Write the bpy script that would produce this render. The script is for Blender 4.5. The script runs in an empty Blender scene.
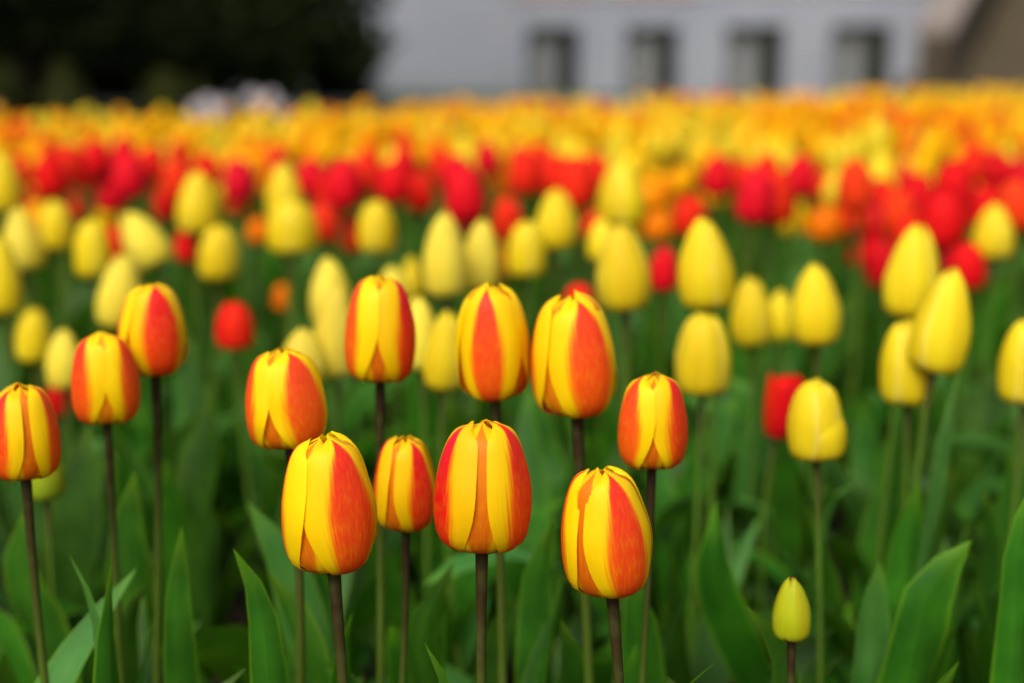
import bpy, bmesh, math, random
from mathutils import Vector, Matrix, Euler, noise
random.seed(11)
R = math.radians
sc = bpy.context.scene
COL = sc.collection

# ------------------------------------------------------------------ camera
CAM_H, PITCH, FPX = 0.65, 11.4, 1422.0
cam = bpy.data.cameras.new('camera'); camo = bpy.data.objects.new('camera', cam); COL.objects.link(camo)
camo.location = (0, 0, CAM_H); camo.rotation_euler = (R(90 - PITCH), 0, 0)
cam.sensor_width = 36; cam.lens = FPX / 1024 * 36
cam.clip_start = 0.02; cam.clip_end = 600
cam.dof.use_dof = True; cam.dof.focus_distance = 0.735; cam.dof.aperture_fstop = 3.0
cam.dof.aperture_blades = 0
sc.camera = camo
# ------------------------------------------------------------------ sky, sun, exposure
SUN_EL, SUN_AZ = 50, 205
w = bpy.data.worlds.new('World'); sc.world = w; w.use_nodes = True
nt = w.node_tree; bg = nt.nodes['Background']
sky = nt.nodes.new('ShaderNodeTexSky'); sky.sky_type = 'NISHITA'; sky.sun_disc = False
sky.sun_elevation = R(SUN_EL); sky.sun_rotation = R(SUN_AZ); sky.dust_density = 7.0; sky.air_density = 1.0; sky.ozone_density = 1.0
nt.links.new(sky.outputs[0], bg.inputs[0]); bg.inputs[1].default_value = 0.125
sl = bpy.data.lights.new('sun', 'SUN'); sl.energy = 1.4; sl.angle = R(40); sl.color = (1, .95, .86)
so = bpy.data.objects.new('sun', sl); COL.objects.link(so)
az = R(SUN_AZ); el = R(SUN_EL)
d = Vector((math.sin(az) * math.cos(el), math.cos(az) * math.cos(el), math.sin(el)))
so.rotation_euler = d.to_track_quat('Z', 'Y').to_euler()
sc.view_settings.view_transform = 'Standard'; sc.view_settings.look = 'None'
sc.view_settings.exposure = 0.45; sc.view_settings.gamma = 1
sc.render.engine = 'CYCLES'; sc.cycles.use_denoising = True
sc.cycles.max_bounces = 8; sc.cycles.transmission_bounces = 6; sc.cycles.sample_clamp_indirect = 6

# ------------------------------------------------------------------ helpers
CAMM = Euler(camo.rotation_euler).to_matrix()
def at(px, py, zc):
    """the place that stands zc metres before the lens, at that pixel of the photo"""
    return Vector((0, 0, CAM_H)) + CAMM @ Vector(((px - 512) / FPX * zc, -(py - 341.5) / FPX * zc, -zc))
def sm(a, b, x):
    t = max(0, min(1, (x - a) / (b - a))); return t * t * (3 - 2 * t)
def curve(xs, ys, x):
    """monotone smooth interpolation through the given stations"""
    n = len(xs)
    if x <= xs[0]: return ys[0]
    if x >= xs[-1]: return ys[-1]
    i = max(k for k in range(n - 1) if xs[k] <= x)
    def sl_(k):
        if k == 0: return (ys[1] - ys[0]) / (xs[1] - xs[0])
        if k == n - 1: return (ys[-1] - ys[-2]) / (xs[-1] - xs[-2])
        a = (ys[k] - ys[k-1]) / (xs[k] - xs[k-1]); b = (ys[k+1] - ys[k]) / (xs[k+1] - xs[k])
        return 0 if a * b <= 0 else 2 * a * b / (a + b)
    h = xs[i+1] - xs[i]; t = (x - xs[i]) / h; m0, m1 = sl_(i) * h, sl_(i+1) * h
    return (2*t**3 - 3*t*t + 1) * ys[i] + (t**3 - 2*t*t + t) * m0 + (-2*t**3 + 3*t*t) * ys[i+1] + (t**3 - t*t) * m1

class MB:
    """collects quads with a UV and a material slot, then links them as one mesh object"""
    def __init__(s): s.v = []; s.f = []; s.uv = []; s.m = []
    def face(s, idx, uvs, m=0): s.f.append(idx); s.uv.append(uvs); s.m.append(m)
    def grid(s, pts, m=0, closed=False):
        nr = len(pts); nc = len(pts[0]); b = len(s.v)
        for row in pts:
            s.v += [tuple(p) for p in row]
        cc = nc if closed else nc - 1
        for i in range(nr - 1):
            for j in range(cc):
                j2 = (j + 1) % nc
                q = [b + i*nc + j, b + i*nc + j2, b + (i+1)*nc + j2, b + (i+1)*nc + j]
                u0, u1 = j / cc, (j + 1) / cc; v0, v1 = i / (nr - 1), (i + 1) / (nr - 1)
                s.face(q, [(u0, v0), (u1, v0), (u1, v1), (u0, v1)], m)
    def box(s, x0, x1, y0, y1, z0, z1, m=0):
        b = len(s.v)
        s.v += [(x, y, z) for z in (z0, z1) for y in (y0, y1) for x in (x0, x1)]
        for q in ((0,2,3,1), (4,5,7,6), (0,1,5,4), (2,6,7,3), (0,4,6,2), (1,3,7,5)):
            s.face([b + k for k in q], [(0,0), (1,0), (1,1), (0,1)], m)
    def prism(s, poly, z0, z1, m=0):
        b = len(s.v); n = len(poly)
        s.v += [(x, y, z0) for x, y in poly] + [(x, y, z1) for x, y in poly]
        s.face(list(range(b + n - 1, b - 1, -1)), [(0,0)] * n, m); s.face(list(range(b + n, b + 2*n)), [(0,0)] * n, m)
        for i in range(n):
            j = (i + 1) % n
            s.face([b + i, b + j, b + n + j, b + n + i], [(0,0), (1,0), (1,1), (0,1)], m)
    def mesh(s, name, mats, smooth=True):
        me = bpy.data.meshes.new(name); me.from_pydata(s.v, [], s.f)
        uv = me.uv_layers.new(name='UVMap')
        uv.data.foreach_set('uv', [c for f in s.uv for p in f for c in p])
        for mt in (mats if isinstance(mats, (list, tuple)) else [mats]): me.materials.append(mt)
        me.polygons.foreach_set('material_index', s.m)
        me.polygons.foreach_set('use_smooth', [smooth] * len(s.f))
        me.update(); return me
def link(name, me, parent=None):
    o = bpy.data.objects.new(name, me); COL.objects.link(o)
    if parent: o.parent = parent
    return o
def tag(o, label=None, cat=None, group=None, kind=None):
    for k, x in (('label', label), ('category', cat), ('group', group), ('kind', kind)):
        if x: o[k] = x
    return o
def empty(name, loc, rz=0):
    o = bpy.data.objects.new(name, None); COL.objects.link(o)
    o.location = loc; o.rotation_euler = (0, 0, rz); o.empty_display_size = .02; return o

# ------------------------------------------------------------------ materials
class N:
    def __init__(s, name):
        s.m = bpy.data.materials.new(name); s.m.use_nodes = True; s.t = s.m.node_tree
        s.b = s.t.nodes['Principled BSDF']; s.out = s.t.nodes['Material Output']
    def new(s, typ, **kw):
        n = s.t.nodes.new(typ)
        for k, x in kw.items(): setattr(n, k, x)
        return n
    def put(s, sock, x):
        if isinstance(x, (int, float, tuple)): sock.default_value = x
        else: s.t.links.new(x, sock)
    def math(s, op, a, b=0.0, c=None):
        n = s.new('ShaderNodeMath', operation=op); s.put(n.inputs[0], a); s.put(n.inputs[1], b)
        if c is not None: s.put(n.inputs[2], c)
        return n.outputs[0]
    def mix(s, f, a, b):
        n = s.new('ShaderNodeMix', data_type='RGBA'); s.put(n.inputs[0], f)
        s.put(n.inputs[6], a if not isinstance(a, tuple) else (*a, 1)); s.put(n.inputs[7], b if not isinstance(b, tuple) else (*b, 1)); return n.outputs[2]
    def smooth(s, x, lo, hi, a=0.0, b=1.0):
        n = s.new('ShaderNodeMapRange', interpolation_type='SMOOTHSTEP')
        for k, q in enumerate((x, lo, hi, a, b)): s.put(n.inputs[k], q)
        return n.outputs[0]
    def uv(s):
        n = s.new('ShaderNodeUVMap'); q = s.new('ShaderNodeSeparateXYZ'); s.t.links.new(n.outputs[0], q.inputs[0])
        return n.outputs[0], q.outputs[0], q.outputs[1]
    def noise(s, vec, scale, detail=3, rough=.55, stretch=None):
        if stretch:
            mp = s.new('ShaderNodeMapping'); mp.inputs['Scale'].default_value = stretch; s.t.links.new(vec, mp.inputs[0]); vec = mp.outputs[0]
        n = s.new('ShaderNodeTexNoise'); s.t.links.new(vec, n.inputs['Vector'])
        n.inputs['Scale'].default_value = scale; n.inputs['Detail'].default_value = detail; n.inputs['Roughness'].default_value = rough
        return n.outputs[0]
    def bump(s, h, strength, dist=.001):
        n = s.new('ShaderNodeBump'); n.inputs['Strength'].default_value = strength; n.inputs['Distance'].default_value = dist
        s.t.links.new(h, n.inputs['Height']); s.t.links.new(n.outputs[0], s.b.inputs['Normal']); return n.outputs[0]
    def rnd(s): return s.new('ShaderNodeObjectInfo').outputs['Random']
    def obj(s): return s.new('ShaderNodeTexCoord').outputs['Object']
    def thin(s, col, amount, norm=None):
        """light passing through a thin petal or leaf"""
        tr = s.new('ShaderNodeBsdfTranslucent'); s.put(tr.inputs[0], col)
        mx = s.new('ShaderNodeMixShader'); mx.inputs[0].default_value = amount
        s.t.links.new(s.b.outputs[0], mx.inputs[1]); s.t.links.new(tr.outputs[0], mx.inputs[2]); s.t.links.new(mx.outputs[0], s.out.inputs[0])
    def hsv(s, col, h, sat, v):
        n = s.new('ShaderNodeHueSaturation'); s.put(n.inputs['Hue'], h); s.put(n.inputs['Saturation'], sat); s.put(n.inputs['Value'], v)
        s.put(n.inputs['Color'], col if not isinstance(col, tuple) else (*col, 1)); return n.outputs[0]

def petal_mat(name, base, streak, kind='plain', rough=.42, tr=.30, flame=.56, hvar=.012):
    n = N(name); uvv, u, v = n.uv(); rnd = n.rnd()
    off = n.new('ShaderNodeVectorMath', operation='ADD'); n.t.links.new(uvv, off.inputs[0])
    cmb = n.new('ShaderNodeCombineXYZ'); n.put(cmb.inputs[0], n.math('MULTIPLY', rnd, 37.0)); n.put(cmb.inputs[1], n.math('MULTIPLY', rnd, 11.0))
    n.t.links.new(cmb.outputs[0], off.inputs[1]); vec = off.outputs[0]
    vein = n.noise(vec, 1.0, 4, .6, (46, 2.2, 1)); broad = n.noise(vec, 1.0, 2, .5, (5, 1.6, 1)); mott = n.noise(vec, 1, 4, .6, (26, 14, 1))
    col = n.mix(n.math('MULTIPLY', n.smooth(vein, .35, .75), .35), base, streak)
    a = n.math('ABSOLUTE', n.math('SUBTRACT', n.math('MULTIPLY', u, 2.0), 1.0)); a0 = a
    if kind in ('outer', 'inner'):
        # half width of the flame along the petal: wide low down, running to a point below the tip
        wv = n.math('MULTIPLY', n.math('SUBTRACT', 1.0, n.math('POWER', v, 1.9)), flame)
        r2 = n.math('FRACT', n.math('MULTIPLY', rnd, 7.31)); r3 = n.math('FRACT', n.math('MULTIPLY', rnd, 23.7))
        a1 = n.math('ABSOLUTE', n.math('ADD', n.math('SUBTRACT', n.math('MULTIPLY', u, 2.0), 1.0), n.math('MULTIPLY_ADD', r2, .24, -.12)))
        q = n.math('DIVIDE', a1, n.math('MAXIMUM', n.math('MULTIPLY', wv, n.math('MULTIPLY_ADD', r3, .36, .82)), .01))
        q = n.math('ADD', q, n.math('MULTIPLY', n.math('SUBTRACT', vein, .5), .95))
        q = n.math('ADD', q, n.math('MULTIPLY', n.math('SUBTRACT', broad, .5), .35))
        core = n.smooth(q, 1.0, .66); halo = n.smooth(q, 1.20, .86)
        if kind == 'outer':
            red = n.mix(n.smooth(v, .12, .8), (.86, .070, .006), (.82, .018, .016))
            orange = (.88, .20, .004)
        else:
            red = n.mix(n.smooth(v, .0, .7), (.70, .16, .004), (.80, .26, .004)); orange = (.84, .30, .004)
        red = n.mix(n.math('MULTIPLY', n.smooth(mott, .40, .74), n.smooth(v, .75, .15, .25, .75)), red, orange)
        col = n.mix(n.math('MULTIPLY', halo, .75), col, orange); col = n.mix(core, col, red)
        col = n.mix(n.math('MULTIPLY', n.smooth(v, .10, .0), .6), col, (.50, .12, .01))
        tip = n.math('MULTIPLY', n.smooth(v, .965, 1.0), n.smooth(a, .5, .1))
        col = n.mix(n.math('MULTIPLY', tip, .22), col, (.62, .06, .03))
    elif kind == 'yellow':
        mid = n.math('MULTIPLY', n.smooth(a, .30, .0), n.smooth(v, .9, .3))
        col = n.mix(n.math('MULTIPLY', mid, .25), col, (.80, .42, .004))
        col = n.mix(n.math('MULTIPLY', n.smooth(v, .12, .0), .6), col, (.45, .30, .02)); col = n.mix(n.math('MULTIPLY', n.smooth(a, .78, .98), .45), col, (.90, .83, .22))
    elif kind == 'bud':
        col = n.mix(n.math('MULTIPLY', n.smooth(a, .55, .1), .55), col, (.42, .34, .01))
        col = n.mix(n.smooth(v, .90, 1.0), col, (.60, .12, .06))
    col = n.hsv(col, n.math('MULTIPLY_ADD', rnd, 2 * hvar, .5 - hvar), 1.0, n.math('MULTIPLY_ADD', rnd, .16, .92))
    n.put(n.b.inputs['Base Color'], col); n.b.inputs['Roughness'].default_value = rough
    n.b.inputs['Specular IOR Level'].default_value = .20 if kind != 'plain' else .06
    n.b.inputs['Sheen Weight'].default_value = .0; n.b.inputs['Sheen Roughness'].default_value = .4
    n.bump(n.math('ADD', vein, n.math('MULTIPLY', broad, .8)), .5, .0006)
    n.thin(col, tr); return n.m

YEL = ((.90, .57, .004), (.92, .66, .012)); STR = ((.93, .63, .002), (.93, .70, .006))
M = {}
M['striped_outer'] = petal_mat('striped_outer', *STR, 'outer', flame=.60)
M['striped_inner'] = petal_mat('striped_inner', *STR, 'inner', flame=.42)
M['yellow'] = petal_mat('yellow_petal', (.86, .69, .012), (.89, .76, .05), 'yellow', tr=.38, hvar=.005)
M['cream'] = petal_mat('cream_petal', (.86, .73, .060), (.89, .80, .14), 'yellow', tr=.38, hvar=.005)
M['bud'] = petal_mat('bud_petal', (.48, .51, .010), (.30, .40, .012), 'bud')
M['green_bud'] = petal_mat('green_bud_petal', (.30, .38, .015), (.38, .42, .03))
M['red'] = petal_mat('red_petal', (.78, .012, .008), (.84, .034, .018), tr=.32, hvar=.006)
M['scarlet'] = petal_mat('scarlet_petal', (.74, .020, .008), (.80, .05, .010), tr=.25, hvar=.006)
M['orange'] = petal_mat('orange_petal', (.84, .22, .002), (.90, .38, .002))
M['golden'] = petal_mat('golden_petal', (.90, .46, .001), (.93, .58, .002), hvar=.018)
M['white'] = petal_mat('white_petal', (.44, .42, .46), (.52, .49, .47))

def leaf_mat(name, a, b, edge, tr=.30):
    n = N(name); uvv, u, v = n.uv(); rnd = n.math('FRACT', n.math('ADD', n.rnd(), n.new('ShaderNodeNewGeometry').outputs['Random Per Island'])); ob = n.obj()
    vein = n.noise(uvv, 1, 3, .6, (60, 1.0, 1)); blot = n.noise(ob, 22, 3)
    e = n.math('ABSOLUTE', n.math('SUBTRACT', n.math('MULTIPLY', u, 2.0), 1.0))
    col = n.mix(n.smooth(blot, .35, .7), a, b)
    col = n.mix(n.math('MULTIPLY', n.smooth(vein, .4, .7), .30), col, edge)
    col = n.mix(n.math('MULTIPLY', n.smooth(e, .86, 1.0), .7), col, edge)
    col = n.mix(n.math('MULTIPLY', n.smooth(v, .90, 1.0), .5), col, edge)
    col = n.mix(n.math('MULTIPLY', n.smooth(v, .25, .0), .5), col, (.10, .20, .03))
    col = n.hsv(col, n.math('MULTIPLY_ADD', rnd, .024, .480), 1.0, n.math('MULTIPLY_ADD', rnd, 1.05, .50))
    n.put(n.b.inputs['Base Color'], col); n.put(n.b.inputs['Roughness'], n.smooth(blot, .2, .8, .38, .55))
    n.b.inputs['Specular IOR Level'].default_value = .26
    n.bump(vein, .6, .0006); n.thin(n.mix(.5, col, (.13, .34, .004)), tr); return n.m
M['leaf'] = leaf_mat('tulip_leaf', (.006, .064, .004), (.020, .128, .005), (.12, .26, .008))
M['leaf_grey'] = leaf_mat('tulip_leaf_waxy', (.026, .125, .020), (.050, .170, .032), (.11, .25, .02), .24)

def stem_mat(name, top, low, v0, v1):
    n = N(name); uvv, u, v = n.uv(); ns = n.noise(n.obj(), 60, 3)
    q = n.math('ADD', v, n.math('MULTIPLY', n.math('SUBTRACT', ns, .5), .12))
    col = n.mix(n.smooth(q, v0, v1), low, top); col = n.mix(n.math('MULTIPLY', n.smooth(ns, .4, .7), .3), col, (.10, .14, .03))
    n.put(n.b.inputs['Base Color'], col); n.b.inputs['Roughness'].default_value = .55; n.b.inputs['Specular IOR Level'].default_value = .15
    n.bump(ns, .2, .0005); return n.m
M['stem_dark'] = stem_mat('stem_maroon', (.030, .015, .007), (.070, .12, .010), .62, .97)
M['stem_green'] = stem_mat('stem_green', (.060, .048, .014), (.070, .15, .012), .80, 1.02)
def flat(name, col, col2=None, scale=4, rough=.8, bump=0, detail=5):
    n = N(name); ns = n.noise(n.obj(), scale, detail, .6)
    n.put(n.b.inputs['Base Color'], n.mix(n.smooth(ns, .3, .7), col, col2 or col)); n.b.inputs['Roughness'].default_value = rough
    n.b.inputs['Specular IOR Level'].default_value = .25
    if bump: n.bump(ns, bump, .02)
    return n.m
M['receptacle'] = flat('receptacle', (.016, .018, .008), (.03, .04, .01), 80, .6)
M['stone'] = flat('pale_render', (.235, .258, .318), (.275, .298, .356), .9, .85, .2)
M['stone_dark'] = flat('plinth_render', (.225, .250, .300), (.25, .275, .32), 1.3, .85, .2)
M['trim'] = flat('trim_render', (.33, .335, .385), (.36, .365, .41), 1.5, .8, .1)
M['frame'] = flat('window_frame_paint', (.11, .125, .12), (.14, .155, .145), 5, .6)
M['dark_frame'] = flat('dark_sash_paint', (.030, .036, .030), (.045, .05, .045), 5, .5)
M['curtain'] = flat('net_curtain', (.46, .50, .50), (.54, .57, .57), 3, .9)
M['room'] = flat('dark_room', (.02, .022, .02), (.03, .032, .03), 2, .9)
M['step'] = flat('brown_stone', (.075, .06, .038), (.10, .08, .052), 3, .85, .3)
M['parapet'] = flat('beige_stone', (.18, .155, .14), (.22, .185, .17), 2.5, .8, .2)
M['parapet_dark'] = flat('shaded_stone', (.045, .036, .022), (.065, .052, .032), 3, .85, .3)  # shade on the parapet's inner face, put into a darker stone colour
M['pink'] = flat('pinkish_band', (.34, .25, .26), (.36, .28, .28), 2, .85)
def glass():
    n = N('window_glass'); n.b.inputs['Base Color'].default_value = (.03, .035, .035, 1); n.b.inputs['Roughness'].default_value = .06
    ns = n.noise(n.obj(), 1.5, 2); n.bump(ns, .05, .02)
    tr = n.new('ShaderNodeBsdfTransparent'); mx = n.new('ShaderNodeMixShader'); mx.inputs[0].default_value = .75
    n.t.links.new(n.b.outputs[0], mx.inputs[1]); n.t.links.new(tr.outputs[0], mx.inputs[2]); n.t.links.new(mx.outputs[0], n.out.inputs[0]); return n.m
M['glass'] = glass()
M['soil'] = flat('bed_soil', (.022, .013, .009), (.060, .036, .026), 38, .95, 1.0, 8)
M['lawn'] = flat('lawn_turf', (.035, .070, .015), (.06, .10, .022), 3, .95, .5, 8)
M['path'] = flat('path_gravel', (.20, .19, .18), (.27, .26, .25), 20, .95, .5, 8)
M['bark'] = flat('bark', (.016, .013, .010), (.03, .024, .018), 7, .95, .8)
def crown_mat(name, a, b):
    n = N(name); geo = n.new('ShaderNodeNewGeometry'); r_ = geo.outputs['Random Per Island']
    col = n.mix(r_, a, b); n.put(n.b.inputs['Base Color'], col); n.b.inputs['Roughness'].default_value = .6; n.b.inputs['Specular IOR Level'].default_value = .03
    n.thin(col, .12); return n.m
M['conifer'] = crown_mat('dark_foliage', (.005, .008, .003), (.026, .036, .010))
M['shrub'] = crown_mat('olive_foliage', (.030, .040, .010), (.075, .085, .022))

# ------------------------------------------------------------------ ground
mb = MB(); mb.grid([[(x * 60, y * 60 + 40, -.012) for x in (-5, 5)] for y in (-5, 5)])
tag(link('lawn', mb.mesh('lawn', M['lawn'])), kind='structure')
def bed_far(x): return 6.5 + .78 * x          # far edge of the bed, running away to the right
mb = MB(); NX, NY = 90, 130; rows = []
for j in range(NY + 1):
    t = (j / NY) ** 1.7; row = []
    for i in range(NX + 1):
        x = -4.6 + 9.2 * i / NX; y = -.4 + t * (bed_far(x) + .7)
        z = .018 * noise.noise(Vector((x * 7, y * 7, 0))) + .010 * noise.noise(Vector((x * 23, y * 23, 3)))
        row.append((x, y, z + .004))
    rows.append(row)
mb.grid(rows); tag(link('flower_bed_soil', mb.mesh('flower_bed_soil', M['soil'])), kind='structure')
mb = MB(); mb.grid([[(-40, 18.5 + y, -.008), (40, 18.5 + y, -.008)] for y in (0, 2.2)])
tag(link('path', mb.mesh('path', M['path'])), kind='structure')

# ------------------------------------------------------------------ building (facade turned a little, nearer on the right)
YAW = R(-13)
def ray_x(px, org, zc0=24.):
    """distance along the facade at which the sight line of a pixel column meets it"""
    k = (px - 512) / FPX * 1.0
    c, s = math.cos(YAW), math.sin(YAW); A = 1 / math.cos(R(PITCH))
    # org + t*(c,s): x = k * y (the tilt changes y by under a percent far off)
    return (k * org.y / A - org.x) / (c - k * s / A)
BO = Vector((0, 24.5, 0)); bld = empty('stone_building', BO, YAW)
tag(bld, 'pale grey rendered building with a row of low windows behind the flower bed', 'building')
WINS = [(528, 577), (627, 676), (728, 781), (833, 888)]
WX = [(ray_x(a, BO), ray_x(b, BO)) for a, b in WINS]
WX = [(a - .03, b + .04) for a, b in WX]
Z0, Z1 = -.02, 1.12
for k in range(1, 4): WX.append((WX[3][0] + k * 1.87, WX[3][1] + k * 1.87))
XL = ray_x(513, BO)                               # the corner where the main block steps forward
XR = WX[-1][1] + 1.2
# main block wall with real openings, 0.45 thick
mb = MB(); edges = [XL] + [e for a in WX for e in a] + [XR]
for i in range(0, len(edges), 2): mb.box(edges[i], edges[i+1], 0, .45, -.3, Z1)
for a, b in WX: mb.box(a, b, 0, .45, -.3, Z0)
mb.box(XL, XR, 0, .45, Z1, 1.64)
UP = [(a - .12, b + .12) for a, b in WX]; edges = [XL] + [e for a in UP for e in a] + [XR]
for i in range(0, len(edges), 2): mb.box(edges[i], edges[i+1], 0, .45, 1.75, 4.0)
for a, b in UP: mb.box(a, b, 0, .45, 1.75, 2.3)
mb.box(XL, XR, 0, .45, 4.0, 6.2); mb.box(XL, XL + .45, .45, 9, -.3, 6.2); mb.box(XR - .45, XR, .45, 9, -.3, 6.2)
link('wall', mb.mesh('wall', M['stone'], False), bld)
mb = MB(); mb.box(XL - .05, XR + .05, -.04, .45, 1.64, 1.75); link('string_course', mb.mesh('string_course', M['trim'], False), bld)
mb = MB()
mb.box(-14, XL, .5, 1.0, .40, 6.0); link('side_wall', mb.mesh('side_wall', M['stone'], False), bld)
mb = MB(); mb.box(-14, XL - .003, .46, 1.0, -.3, .40)
link('plinth', mb.mesh('plinth', M['stone_dark'], False), bld)
mb = MB(); mb.box(-14.3, XR + .3, -.35, 9.3, 6.2, 6.5); link('cornice', mb.mesh('cornice', M['trim'], False), bld)
mb = MB(); mb.box(-14, XR, .5 + .6, 9, 6.05, 6.19); mb.box(-14, XR, 8.9, 9.2, -.3, 6.05); mb.box(XL + .5, XR - .5, 2.4, 2.5, -.3, 6.0); link('interior', mb.mesh('interior', M['room'], False), bld)
mb = MB()
for a, b in UP[:2]: mb.box(a - .1, b + .1, -.06, -.043, 1.58, 1.74)
link('sill_band', mb.mesh('sill_band', M['pink'], False), bld)
def window(a, b, z0, z1, sash):
    f = MB(); t = .035
    f.box(a, a + t, .16, .26, z0, z1); f.box(b - t, b, .16, .26, z0, z1); f.box(a + t, b - t, .16, .26, z1 - t, z1); f.box(a + t, b - t, .16, .26, z0, z0 + t)
    m = a + (b - a) * .56; f.box(m - .025, m + .025, .15, .25, z0 + t, z1 - t)
    f.box(a + t, m - .025, .17, .24, z1 - .30, z1 - .26)
    fr = link('window', f.mesh('window', M['frame'], False), bld)
    for k in range(1, 5): x_ = a + t + (m - a - t) * k / 5; f2 = MB(); f2.box(x_ - .012, x_ + .012, .175, .199, z0 + t, z1 - .30); link('window_bar', f2.mesh('window_bar', M['trim'], False), fr)
    g = MB(); g.box(a + t, b - t, .20, .206, z0 + t, z1 - t); link('pane', g.mesh('pane', M['glass'], False), fr)
    c = MB(); n = 26; rows = []
    for i in range(n + 1):
        x = a + t + (m - a - t - .03) * i / n; rows.append([(x, .245 + .022 * math.sin(i * 1.45) + .010 * math.sin(i * .7), z) for z in (z0 + .02, z1 - .03)])
    c.grid(rows); link('curtain', c.mesh('curtain', M['curtain']), fr)
    d_ = MB(); q = .045
    d_.box(m + .025, m + .025 + q, .14, .198, z0 + t, z1 - t); d_.box(b - t - q, b - t, .14, .198, z0 + t, z1 - t)
    d_.box(m + .025 + q, b - t - q, .14, .198, z1 - t - q, z1 - t); d_.box(m + .025 + q, b - t - q, .14, .198, z0 + t, z0 + t + q)
    link('sash', d_.mesh('sash', M['dark_frame'], False), fr)
for a, b in WX: window(a, b, Z0, Z1, True)
for a, b in UP: window(a, b, 2.3, 4.0, True)

# flared flight of steps up to the right of the windows
st = empty('staircase', (8.75, 20.0, 0), R(0))
tag(st, 'flared brown stone staircase with a beige sloping side wall at the right edge', 'staircase')
NS = 13; mb = MB(); hw0, hw1 = 2.7, .7
for k in range(NS):
    t0 = k / NS; h = hw0 + (hw1 - hw0) * t0
    mb.prism([(-h, k * .22), (h, k * .22), (h - .04, 3.2), (-h + .04, 3.2)], k * .165 - (.1 if k == 0 else 0), (k + 1) * .165)
link('steps', mb.mesh('steps', M['step'], False), st)
for s_ in (-1, 1):
    mb = MB(); top = []; n = 16
    def para(z_add, wd, off, mat, nm):
        mb = MB(); rows = []
        for i in range(n + 1):
            t = i / n; h = hw0 + .05 + (hw1 - hw0) * t + off; y = -.15 + t * 3.0; z = t * NS * .165 + z_add
            zb = -.1 if nm != 'coping' else z - .12; rows.append([(s_ * h, y, zb), (s_ * (h + wd), y, zb), (s_ * (h + wd), y, z), (s_ * h, y, z)])
        mb.grid(rows, closed=True)
        for r_, q in ((0, (0,1,2,3)), (n, (3,2,1,0))): mb.face([r_ * 4 + x for x in q], [(0,0)] * 4)
        link(nm, mb.mesh(nm, mat, False), st)
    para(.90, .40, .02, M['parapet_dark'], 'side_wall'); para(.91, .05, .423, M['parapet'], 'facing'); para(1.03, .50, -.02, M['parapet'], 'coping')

# ------------------------------------------------------------------ trees behind the bed
def leaf_cards(mb, centres, n, size, rng):
    for c, rad in centres:
        for k in range(int(n * rad[0] * rad[1])):
            v = Vector((rng.gauss(0, 1), rng.gauss(0, 1), rng.gauss(0, 1))).normalized() * (rng.random() ** .45)
            p = Vector((c[0] + v.x * rad[0], c[1] + v.y * rad[0], c[2] + v.z * rad[1]))
            a = Vector((rng.gauss(0, 1), rng.gauss(0, 1), rng.gauss(0, .6))).normalized(); b = a.cross(Vector((rng.gauss(0, 1), rng.gauss(0, 1), rng.gauss(0, 1)))).normalized()
            s1, s2 = size * rng.uniform(.6, 1.4), size * rng.uniform(.3, .6); i = len(mb.v)
            mb.v += [tuple(p - a * s1), tuple(p + b * s2), tuple(p + a * s1), tuple(p - b * s2)]
            mb.face([i, i + 1, i + 2, i + 3], [(0, 0), (1, 0), (1, 1), (0, 1)])
def tube(mb, pts, rads, nseg=8, m=0):
    rows = []
    for i, p in enumerate(pts):
        T = (pts[min(i + 1, len(pts) - 1)] - pts[max(i - 1, 0)]).normalized()
        S = T.cross(Vector((0, 1, .02))).normalized(); B = S.cross(T)
        rows.append([p + (S * math.cos(a) + B * math.sin(a)) * rads[i] for a in [2 * math.pi * k / nseg for k in range(nseg)]])
    mb.grid(rows, m, closed=True)
def tree(name, label, loc, blobs, n, size, mat, trunk_h, trunk_r, limbs, seed, cat='tree'):
    rng = random.Random(seed); t = empty(name, loc)
    tag(t, label, cat)
    mb = MB(); leaf_cards(mb, blobs, n, size, rng); link('crown', mb.mesh('crown', mat, False), t)
    mb = MB(); tube(mb, [Vector((.03 * math.sin(k), .02 * k, trunk_h * k / 6 - .05)) for k in range(7)], [trunk_r * (1.25 - .15 * k) for k in range(7)])
    for c in limbs:
        c = Vector(c); z = min(trunk_h * .9, max(.4, c.z * .75)); tube(mb, [Vector((0, 0, z)), c * .5 + Vector((0, 0, z * .5 + .15)), c], [trunk_r * .5, trunk_r * .3, .02], 6)
    link('trunk', mb.mesh('trunk', M['bark']), t); return t
TP = at(26, 100, 13.2); TP.z = 0
rng = random.Random(5); blobs = []
for k in range(70):
    a = rng.uniform(0, 2 * math.pi); r_ = rng.uniform(.2, 2.75) ; z = rng.uniform(1.25, 5.2)
    r_ *= 1 - .55 * max(0, (z - 2.5) / 3.2)
    blobs.append(((math.cos(a) * r_, math.sin(a) * r_, z), (rng.uniform(.55, .95), rng.uniform(.4, .7))))
for a in range(18):                                  # low drooping skirt of branches
    an = a / 18 * 2 * math.pi + rng.uniform(-.1, .1)
    if 3.6 < an < 4.3: continue
    r_ = rng.uniform(1.5, 2.6); blobs.append(((math.cos(an) * r_, math.sin(an) * r_, rng.uniform(.75, 1.15)), (rng.uniform(.5, .8), rng.uniform(.3, .45))))
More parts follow.
